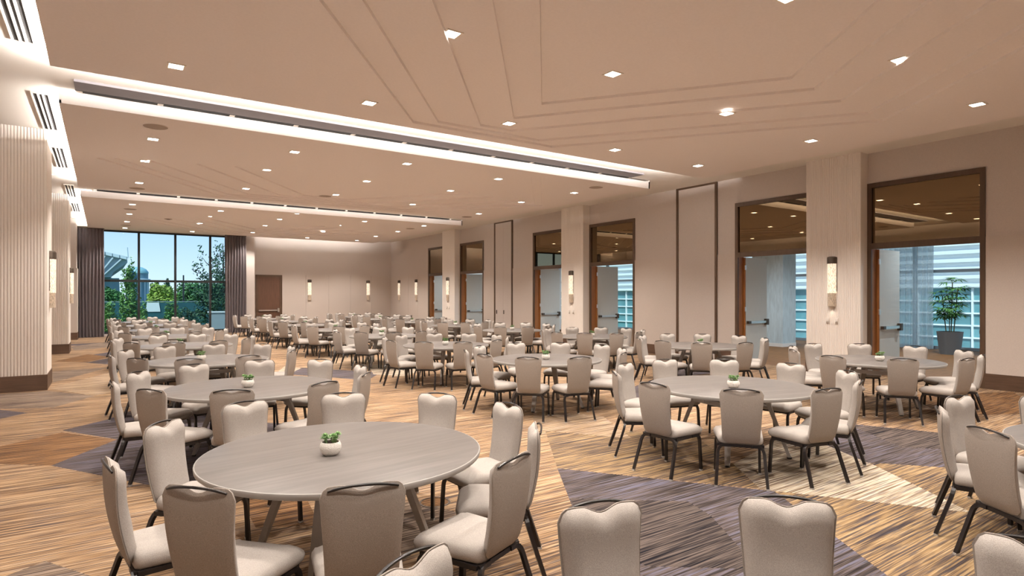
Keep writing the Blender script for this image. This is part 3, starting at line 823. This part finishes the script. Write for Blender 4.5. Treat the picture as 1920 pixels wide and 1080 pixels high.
# chair handles read off the photograph (handle height .90 m gives the distance); None keeps the even spacing
SPOT = {('aisle', 0): [(760, 1040), (1130, 940), (1505, 934), (1892, 1003)],
        ('aisle', 1): [(196, 866), (300, 792), (362, 914), (463, 752), (668, 733), (810, 733), (950, 755), (1012, 798), (966, 858), (683, 905)],
        ('aisle', 2): [(208, 719), (268, 695), (290, 727), (365, 683), (441, 726), (488, 673), (587, 673), (660, 688), (597, 711)],
        ('middle', 0): [(1822, 740), (1770, 765), (1865, 803), (1925, 745)],
        ('middle', 1): [(1150, 697), (1178, 680), (1222, 718), (1250, 671), (1363, 670), (1391, 729), (1480, 676), (1542, 726), (1584, 692), (1614, 714)],
        ('middle', 2): [(872, 658), (903, 664), (970, 642), (984, 669), (1052, 642), (1079, 669), (1135, 645), (1170, 661)],
        ('door', 0): [(1525, 641), (1610, 642), (1557, 667), (1713, 646), (1805, 655), (1690, 671), (1808, 669), (1842, 664), (1482, 654)]}
def spread(row, i, X, Y):
    """list of (angle, radius of the handle) for one table"""
    got = []
    for p in SPOT.get((row, i), []):
        hx, hy = onz(p[0], p[1], .90); got.append((math.degrees(math.atan2(hy - Y, hx - X)) % 360, min(1.40, max(1.27, math.hypot(hx - X, hy - Y)))))
    part = i == 0 and row != 'door'
    if not got: got = [((a + rr.uniform(-4, 4)) % 360, 1.29 + rr.uniform(-.02, .04)) for a in DEF]
    got.sort()
    while len(got) < 10 and not part:          # fill the widest gap
        gaps = [((got[(k + 1) % len(got)][0] - got[k][0]) % 360, k) for k in range(len(got))]; g_, k = max(gaps)
        got.append(((got[k][0] + g_ / 2) % 360, 1.29)); got.sort()
    for _ in range(60):           # neighbours keep at least 31 degrees
        for k in range(len(got)):
            q = (k + 1) % len(got); d = (got[q][0] - got[k][0]) % 360
            if d < 34:
                e = (34 - d) / 2
                got[k] = ((got[k][0] - e) % 360, got[k][1]); got[q] = ((got[q][0] + e) % 360, got[q][1])
        
    return got
for row, lst in (('aisle', Ls), ('middle', Ms), ('door', Ss)):
    for i, (X, Y) in enumerate(lst):
        od = len(lst) - i
        where = "the %s row's %s table from the window" % (row, ORD[od])
        t = table0 if not used['t'] else copy_tree(table0); used['t'] = True
        t.location = (X, Y, 0); t.rotation_euler = (0, 0, R(rr.choice([8, 20, 98, -12])))
        tag(t, 'round grey laminate table, %s from the window in the %s row' % (ORD[od], row), 'table', 'round banquet tables')
        k = rr.randrange(3) if od < 8 else (0 if row == 'aisle' else 1)
        s_ = succs[k] if not used['s'][k] else copy_tree(succs[k]); used['s'][k] = True
        s_.location = (X - .09 + rr.uniform(-.04, .04), Y - .08 + rr.uniform(-.04, .04), .7495); s_.rotation_euler = (0, 0, rr.uniform(0, 6.28) if Y > 4 or row != 'aisle' else .4)
        tag(s_, 'white bowl of succulents on ' + where, 'plant', 'succulent bowls on the tables')
        sp_ = spread(row, i, X, Y); names = [comp(a) for a, _ in sp_]
        for (a, rad), nm in zip(sp_, names):
            c = chair0 if not used['c'] else copy_tree(chair0); used['c'] = True
            rad -= .303                                   # the handle sits .303 behind the seat centre
            c.location = (X + rad * math.cos(R(a)), Y + rad * math.sin(R(a)), 0)
            c.rotation_euler = (0, 0, R(a + 90 + rr.uniform(-2, 2)))
            lab = nm + ' side'
            if names.count(nm) > 1:
                pair = [b for (b, _), m_ in zip(sp_, names) if m_ == nm]
                if nm in ('window', 'rear'):
                    lab += ' toward doorways' if math.cos(R(a)) >= max(math.cos(R(b)) for b in pair) - 1e-9 else ' toward aisle'
                else:
                    lab += ' toward window' if math.sin(R(a)) >= max(math.sin(R(b)) for b in pair) - 1e-9 else ' toward rear'
            tag(c, "beige chair, %s of %s" % (lab, where), 'chair', 'banquet chairs around the round tables')
# floor box cover under the first table
r_ = empty('floor_box', (*onz(815, 942, 0), 0)); MB().lathe([(0, .004), (.10, .004), (.115, 0)], 24).build('lid', CARP[4], r_); MB().lathe([(.115, .005), (.13, .005), (.135, 0)], 24).build('ring', BRONZE, r_)
tag(r_, 'round floor outlet cover set in the carpet by a table leg', 'floor outlet')

# ================================================================== FOYER beyond the doors
FX0, FX1 = XR + WT, 22.7
FOYF = mat('foyer_oak_floor', (0.23, 0.11, 0.045), 0.65, spec=.15, noise=0.35, nscale=(2, 18, 1))
FOYW = mat('foyer_pale_wall', (0.66, 0.70, 0.72), 0.8, noise=0.04, nscale=(20, 20, 20))
MWHITE = mat('white_metal', (0.80, 0.82, 0.83), 0.4)
tag(MB().box(FX0, FX1 + .3, -1, 34, -.02, 0).build('floor', FOYF), 'brown wood floor of the foyer beyond the open doors', 'floor', kind='structure')
tag(MB().box(FX0, FX1 + .3, -1, 34, 4.4, 4.6).build('ceiling', UPPER), 'white foyer ceiling beyond the doors', 'ceiling', kind='structure')
tag(MB().box(FX0, FX1 + .3, 34, 34.2, 0, 4.4).build('wall_front', FOYW), 'pale end wall of the foyer on the window side', 'wall', kind='structure')
tag(MB().box(FX0, FX1 + .3, -1.2, -1, 0, 4.4).build('wall_back', FOYW), 'pale end wall of the foyer opposite', 'wall', kind='structure')
fw = empty('window_2', (FX1, 0, 0)); tag(fw, 'floor to ceiling foyer window wall with grey mullions', 'window', kind='structure')
ym = [-1 + 2.5 * i for i in range(15)]
MGREY = mat('grey_mullion', (0.22, 0.26, 0.29), 0.4)
for y in ym: MB().box(0, .14, y - .05, y + .05, 0, 4.4).build('mullion', MGREY, fw)
for z in (.05, 2.57, 4.36): MB().box(.005, .135, -1, 34, z - .05, z + .05).build('transom_bar', MGREY, fw)
for i in range(14):
    for z0, z1 in ((.1, 2.52), (2.62, 4.31)): MB().box(.06, .068, ym[i] + .05, ym[i + 1] - .05, z0, z1).build('pane', FGLASS, fw)
# foyer column seen through the second doorway
def floorpt(x, y): return onz(x, y, 0)
cx, cyy = 19.3, 12.05
r_ = empty('foyer_column', (cx, cyy, 0)); tag(r_, 'pale blue patterned foyer column seen through the doorway beside the ribbed column', 'column')
MB().box(-.1, .7, -.42, .75, .12, 4.4).build('column_shaft', mat('chevron_wallcover', (0.60, 0.70, 0.74), 0.7, noise=0.18, nscale=(14, 14, 3)), r_)
MB().box(-.11, .71, -.43, .76, 0, .12).build('column_skirt', WHITEP, r_)
# foyer walls partly closing the view between farther doors
r_ = empty('foyer_screen', (18.6, 27.5, 0)); tag(r_, 'blue grey foyer partition seen through the farthest doorways', 'partition')
MB().box(-.08, .08, -4.5, 5.5, .1, 4.39).build('screen_panel', FOYW, r_); MB().box(-.09, .09, -4.5, 5.5, 0, .1).build('screen_skirt', BASEM, r_)
# unseen downlights added to brighten the foyer beyond the doors
fl_d = bpy.data.lights.new('foyer_fill_lamp', 'SPOT'); fl_d.energy = 400; fl_d.spot_size = R(140); fl_d.spot_blend = .6; fl_d.color = (.82, .93, 1.0); fl_d.shadow_soft_size = .06
for k in range(12):
    o = copy_tree(proto); o.location = (16.4 if k % 2 else 19.8, 2.5 + k * 2.6, 4.399)
    tag(o, 'square downlight added to brighten the foyer, %s one counted from the palm end' % (ORD + ['eleventh', 'twelfth'])[k + 1], 'downlight', 'added foyer fill downlights')
    l_ = bpy.data.objects.new('foyer_fill_lamp', fl_d); COL.objects.link(l_); l_.parent = o; l_.location = (0, 0, -.02)
# sheer curtain
SHEER = sheer_mat('sheer_voile', (0.55, 0.63, 0.67), .22)
ya, yb = 8.28, 10.6
r_ = empty('sheer_curtain', (22.3, (ya + yb) / 2, 0)); tag(r_, 'grey sheer curtain behind the potted palm in the foyer', 'curtain')
c = drape('sheer_cloth', ya, yb, 0, .02, 4.30, 14, .06, SHEER, None, axis='y'); c.parent = r_; c.location = (0, -(ya + yb) / 2, 0)
MB().box(-.02, .02, (ya - yb) / 2, (yb - ya) / 2, 4.30, 4.34).build('curtain_rail', STEEL, r_)
# potted palm
px_, py_ = floorpt(1781, 664)
r_ = empty('potted_palm', (px_, py_, 0)); tag(r_, 'tall bamboo palm in a round grey pot before the sheer curtain', 'potted plant')
MB().lathe([(0, 0), (.26, 0), (.335, .68), (.30, .68), (.29, .60), (0, .60)], 28).build('pot', POTM, r_, smooth=40)
MB().lathe([(0, .63), (.29, .61)], 20).build('soil', SOIL, r_)
rp_ = random.Random(4); tiers = []
for k in range(4):
    a = k * 1.7; bx, by = .09 * math.cos(a), .09 * math.sin(a); hh = [2.15, 1.75, 1.35, 1.95][k]; lean = (.10 * math.cos(a), .10 * math.sin(a))
    MB().tube([(bx, by, .6), (bx + lean[0] * .5, by + lean[1] * .5, (.6 + hh) / 2), (bx + lean[0], by + lean[1], hh)], .014).build('cane', STEM, r_)
    for t in (.38, .6, .8, 1.0):
        if k == 2 and t < .5: continue
        tiers.append((bx + lean[0] * t, by + lean[1] * t, .6 + (hh - .6) * t))
for (x, y, z) in tiers:
    lv = MB()
    for f_ in range(6):
        a = f_ * 1.05 + rp_.uniform(-.3, .3); el = rp_.uniform(.1, .7); tip = Vector((x, y, z)) + Vector((math.cos(a) * math.cos(el), math.sin(a) * math.cos(el), math.sin(el))) * .16
        lv.tube([(x, y, z), tip], .004, 4, cap=False)
        for q in range(7):
            b_ = a + (q - 3) * .38; e2 = el - .25 - .1 * abs(q - 3); L = rp_.uniform(.24, .34)
            d = Vector((math.cos(b_) * math.cos(e2), math.sin(b_) * math.cos(e2), math.sin(e2))); sd = Vector((-math.sin(b_), math.cos(b_), 0)) * .027
            mid = tip + d * L * .45 + Vector((0, 0, .02))
            lv.add([tip, mid + sd, tip + d * L - Vector((0, 0, .05)), mid - sd], [(0, 1, 2, 3)])
    lv.build('frond_cluster', PALM, r_)
# building facing the foyer
OB = empty('office_building', (36, 12, -4)); tag(OB, 'white louvred office building with teal glass seen through the foyer windows', 'building')
TEAL = mat('teal_facade_glass', (0.16, 0.36, 0.40), 0.12, noise=0.4, nscale=(.4, .4, .6))
MB().box(0, 6, -22, 34, 0, 6.15).build('glass_storey', TEAL, OB)
for k in range(9): MB().box(-.10, .0, -22, 34, .5 + k * .62, .58 + k * .62).build('sill_bar', MWHITE, OB)
for k in range(24): MB().box(-.12, .0, -22 + k * 2.4, -21.92 + k * 2.4, 0, 6.15).build('mullion', MWHITE, OB)
MB().box(-.05, 6, -22, 34, 6.15, 18).build('upper_wall', MWHITE, OB)
for k in range(26): MB().box(-.30, -.05, -22, 34, 6.2 + k * .42, 6.38 + k * .42).build('louvre', MWHITE, OB)

# ================================================================== OUTDOORS beyond the big window
GZ = -1.0
GRASS = mat('lawn', (0.09, 0.19, 0.045), 0.9, noise=0.5, nscale=(.6, .6, .6))
tag(MB().add([(-150, 32.8, GZ), (XL + 160, 32.8, GZ), (200, 320, GZ), (-150, 320, GZ)], [(0, 1, 2, 3)]).build('ground', GRASS), 'green lawn outside the big window', 'ground', kind='structure')
tag(MB().add([(23.2, -60, GZ - 3.0), (120, -60, GZ - 3.0), (120, 32.7, GZ - 3.0), (23.2, 32.7, GZ - 3.0)], [(0, 1, 2, 3)]).build('ground', mat('pavement', (.35, .35, .34), .9, noise=.2)), 'pale pavement outside the foyer windows', 'ground', kind='structure')
def at(x, y, Y): 
    X, Z = ony(x, y, Y); return X, Y, Z
# fence with windscreen
YF = 46.0
fz = at(260, 566, YF)[2]
fr = empty('fence', (4, YF, GZ)); tag(fr, 'blue green mesh screened fence beyond the lawn', 'fence')
FENCE = mat('teal_windscreen', (0.022, 0.105, 0.125), 0.7, noise=.2, nscale=(1, 1, 3))
for k in range(10): MB().box(-12 + k * 3 + .03, -9 + k * 3 - .03, -.02, .02, .05, fz - GZ - .05).build('screen_panel', FENCE, fr)
for k in range(11): MB().tube([(-12 + k * 3, .03, 0), (-12 + k * 3, .03, fz - GZ)], .035).build('post', STEEL, fr)
MB().tube([(-12, .03, fz - GZ), (18, .03, fz - GZ)], .025).build('top_rail', STEEL, fr)
# stadium stand
YS = 125.0
SC = mat('stadium_concrete', (0.30, 0.37, 0.42), 0.8, noise=.15, nscale=(.3, .3, .3))
SC2 = mat('stadium_pale', (0.62, 0.68, 0.72), 0.6)
st = empty('stadium_stand', (at(200, 555, YS)[0], YS, GZ)); tag(st, 'grey blue stadium stand with cantilevered upper deck', 'stadium')
def spx(pp): return [(at(x, y, YS)[0] - st.location.x, at(x, y, YS)[2] - GZ) for x, y in pp]
def yprism(name, pts, d0, d1, m, parent):
    n = len(pts); b = MB()
    b.add([(p[0], d0, p[1]) for p in pts] + [(p[0], d1, p[1]) for p in pts], [tuple(range(n)), tuple(range(n, 2 * n))[::-1]] + [(i, n + i, n + (i + 1) % n, (i + 1) % n) for i in range(n)])
    return b.build(name, m, parent)
yprism('upper_deck', spx([(120, 455), (238, 481), (239, 492), (213, 510), (208, 520), (120, 520)]), 0, 30, SC, st)
for k in range(6): yprism('deck_rib', spx([(150 + k * 15, 470 + k * 3.2), (153 + k * 15, 470.7 + k * 3.2), (150 + k * 9, 516), (147 + k * 9, 516)]), -.5, 0, SC2, st)
yprism('support', spx([(190, 520), (211, 520), (208, 545), (192, 545)]), 4, 20, SC, st)
yprism('concourse', spx([(110, 521), (224, 521), (226, 580), (110, 580)]), 2, 30, mat('stadium_lower', (0.20, 0.30, 0.38), .7, noise=.4, nscale=(.3, .3, .05)), st)
for k in range(8): yprism('parapet_panel', spx([(130 + k * 13.6, 457.5 + k * 3), (142 + k * 13.6, 460.2 + k * 3), (142 + k * 13.6, 466 + k * 3), (130 + k * 13.6, 463.3 + k * 3)]), -.6, 0, SC2, st)
pp = spx([(238.5, 464), (239.5, 484)]); MB().tube([(pp[0][0], 0, pp[0][1]), (pp[1][0], 0, pp[1][1])], .12).build('flag_pole', SC2, st)
# domed tower
YT = 140.0; tx, _, tz = at(258, 500, YT); tw = (at(281, 500, YT)[0] - at(237, 500, YT)[0]) / 2
tt_ = empty('domed_tower', (tx, YT, GZ)); tag(tt_, 'round blue grey tower with shallow dome beside the stadium', 'tower')
TW = mat('tower_blue', (0.20, 0.34, 0.42), 0.5, noise=.35, nscale=(.5, .5, .2))
zt = tz - GZ; zd = at(258, 510, YT)[2] - GZ; zr = at(258, 525, YT)[2] - GZ
MB().lathe([(0, zt), (tw * .4, zt - .12), (tw * .75, zt - .5), (tw * .95, zd), (tw * .95, zd - .3)], 28).build('dome', mat('dome_copper', (.24, .44, .47), .5), tt_, smooth=50)
MB().lathe([(tw * .92, 0), (tw * .92, zd - .3), (tw * .5, zd - .28)], 28).build('drum', TW, tt_, smooth=50)
MB().lathe([(tw * .9, zr - .25), (tw * 1.12, zr - .2), (tw * 1.12, zr + .2), (tw * .9, zr + .25)], 28).build('cornice', SC2, tt_, smooth=30)
for k in range(14):
    a = 2 * math.pi * k / 14
    MB().box(tw * .93 * math.cos(a) - .12, tw * .93 * math.cos(a) + .12, tw * .93 * math.sin(a) - .12, tw * .93 * math.sin(a) + .12, 0, zr - .25).build('pilaster', SC2, tt_)
# trees
def tree(name, label, x, y, Y, top_y, halfw_px, kind, n, col, lsz, trunk_from=0.0, group='trees and shrubs outside the window'):
    bx, _, tz_ = at(x, top_y, Y); H_ = tz_ - GZ; hw = abs(at(x + halfw_px, 555, Y)[0] - bx)
    r_ = empty(name, (bx, Y, GZ)); tag(r_, label, 'tree' if kind != 'shrub' else 'shrub', group)
    q = random.Random(int(x * 7 + Y)); tips = []
    tk = MB(); tk.tube([(0, 0, 0), (.05, 0, H_ * .5), (0, .05, H_ * .95)], [H_ * .016, H_ * .011, H_ * .003], 6)
    nb = 14
    for k in range(nb):
        t = .18 + .72 * k / nb; a = k * 2.4; L = hw * (1.0 if kind == 'round' else .85) * (1 - .55 * max(0, t - .35)) * q.uniform(.7, 1.05); up = .35 if kind == 'round' else .9
        e = Vector((math.cos(a) * L, math.sin(a) * L, H_ * t + L * up)); tk.tube([(0, 0, H_ * t), (e * .5 + Vector((0, 0, H_ * t * .5 - .1))), e], [H_ * .006, H_ * .004, .006], 4); tips.append(e)
    tk.build('trunk', mat('bark', (.09, .065, .05), .9), r_)
    lv = MB()
    for k in range(n):
        if kind == 'airy':
            e = q.choice(tips); t = q.uniform(.35, 1.15); c_ = Vector((e.x * t, e.y * t, H_ * .12 + (e.z - H_ * .12) * (t if t < 1 else 1 + (t - 1) * .4))) + Vector((q.gauss(0, hw * .10), q.gauss(0, hw * .10), q.gauss(0, H_ * .04)))
        else:
            while True:
                v = Vector((q.uniform(-1, 1), q.uniform(-1, 1), q.uniform(-1, 1)))
                if .35 < v.length < 1: break
            lump = 1 + .22 * math.sin(5 * v.x + 3 * v.z + x) * math.cos(4 * v.y)
            zc, hz = (H_ * .58, H_ * .42) if kind == 'round' else (H_ * .5, H_ * .5)
            c_ = Vector((v.x * hw * lump, v.y * hw * lump, zc + v.z * hz * lump))
            if kind == 'column': c_.x *= (1 - .45 * (c_.z / H_)); c_.y *= (1 - .45 * (c_.z / H_))
        d1 = Vector((q.gauss(0, 1), q.gauss(0, 1), q.gauss(0, 1))).normalized(); d2 = d1.orthogonal().normalized(); s_ = lsz * q.uniform(.6, 1.3)
        lv.add([c_ - d1 * s_, c_ + d2 * s_ * .5, c_ + d1 * s_, c_ - d2 * s_ * .5], [(0, 1, 2, 3)])
    o = lv.build('foliage', col, r_); o['kind'] = 'stuff'
    return r_
G1 = mat('leaf_yellow_green', (0.30, 0.42, 0.05), .7, noise=.6, nscale=(1.2, 1.2, 1.2)); G2 = mat('leaf_mid_green', (0.08, 0.22, 0.05), .7, noise=.6, nscale=(1.2, 1.2, 1.2))
G3 = mat('leaf_dark_green', (0.035, 0.11, 0.045), .7, noise=.6, nscale=(1.5, 1.5, 1.5)); G4 = mat('leaf_bright_green', (0.16, 0.33, 0.07), .7, noise=.6, nscale=(2, 2, 2))
tree('leafy_tree', 'yellow green rounded tree beyond the fence', 303, 560, 57, 532, 30, 'round', 2600, G1, .16)
tree('leafy_tree', 'mid green rounded tree before the stadium', 208, 560, 66, 540, 28, 'round', 2200, G2, .17)
tree('leafy_tree', 'dark conifer-like tree behind the yellow green tree', 312, 555, 90, 527, 16, 'column', 1200, G3, .2)
tree('leafy_tree', 'dark treetop beside the round tower', 292, 555, 95, 529, 14, 'column', 1000, G3, .2)
tree('leafy_tree', 'broad green tree behind the slim pole', 360, 560, 64, 527, 36, 'round', 3000, G2, .16)
tree('leafy_tree', 'green tree half behind the curtain by the far door', 418, 560, 72, 528, 32, 'round', 2600, G2, .16)
tree('slender_tree', 'slender upright leafy young tree close outside the glass before the tower', 242, 560, 38, 492, 25, 'column', 1900, G4, .085)
tree('airy_tree', 'tall airy thin-leaved tree outside the glass by the slim pole', 395, 560, 39.2, 462, 42, 'airy', 1900, G3, .10)
tree('airy_tree', 'airy thin-leaved tree partly behind the curtain by the far door', 418, 560, 42.6, 447, 26, 'airy', 1300, G3, .10)
tree('shrub', 'low green shrub at the foot of the slender young tree', 204, 590, 36, 562, 15, 'round', 900, G4, .08)
tree('shrub', 'low green shrub in front of the fence below the yellow green tree', 322, 590, 35.2, 563, 16, 'round', 900, G2, .08)
tree('shrub', 'low dark shrub below the tall airy tree', 352, 590, 36.6, 578, 26, 'round', 1300, G3, .08)
tree('shrub', 'small leafy shrub beside the window mullion below the tower', 268, 590, 36, 570, 10, 'round', 600, G4, .07)
sp = at(344, 516, 50)
r_ = empty('light_pole', (sp[0], 50, GZ)); tag(r_, 'slim dark pole standing before the green trees', 'pole')
MB().tube([(0, 0, 0), (0, 0, sp[2] - GZ)], [.07, .05], 8).build('shaft', MULL, r_); MB().box(-.12, .12, -.12, .12, 0, .15).build('base', SC, r_)
pv = at(410, 585, 35.5)
r_ = empty('planter_wall', (4.9, 35.5, GZ)); tag(r_, 'low grey panelled wall outside the window by the curtain', 'wall')
for k in range(4): MB().box(-.25 + k * .9 + .01, .63 + k * .9, -.1, .1, 0, 1.85).build('wall_panel', SC, r_)
MB().box(-.3, 3.4, -.14, .14, 1.85, 1.93).build('coping', SC2, r_)
kx = at(287, 576, YF - .1)
r_ = empty('fence_banner', (kx[0], YF - .06, kx[2])); tag(r_, 'pale blank board hung on the screened fence below the tower', 'sign board')
MB().add([(-.42, 0, -.30), (.42, 0, -.30), (.34, 0, .30), (-.34, 0, .30), (-.42, .03, -.30), (.42, .03, -.30), (.34, .03, .30), (-.34, .03, .30)], [(0, 1, 2, 3), (7, 6, 5, 4), (0, 4, 5, 1), (1, 5, 6, 2), (2, 6, 7, 3), (3, 7, 4, 0)]).build('board', MWHITE, r_)
for x in (-.3, .3): MB().tube([(x, .015, .28), (x, .05, .40)], .012).build('tie', STEEL, r_)
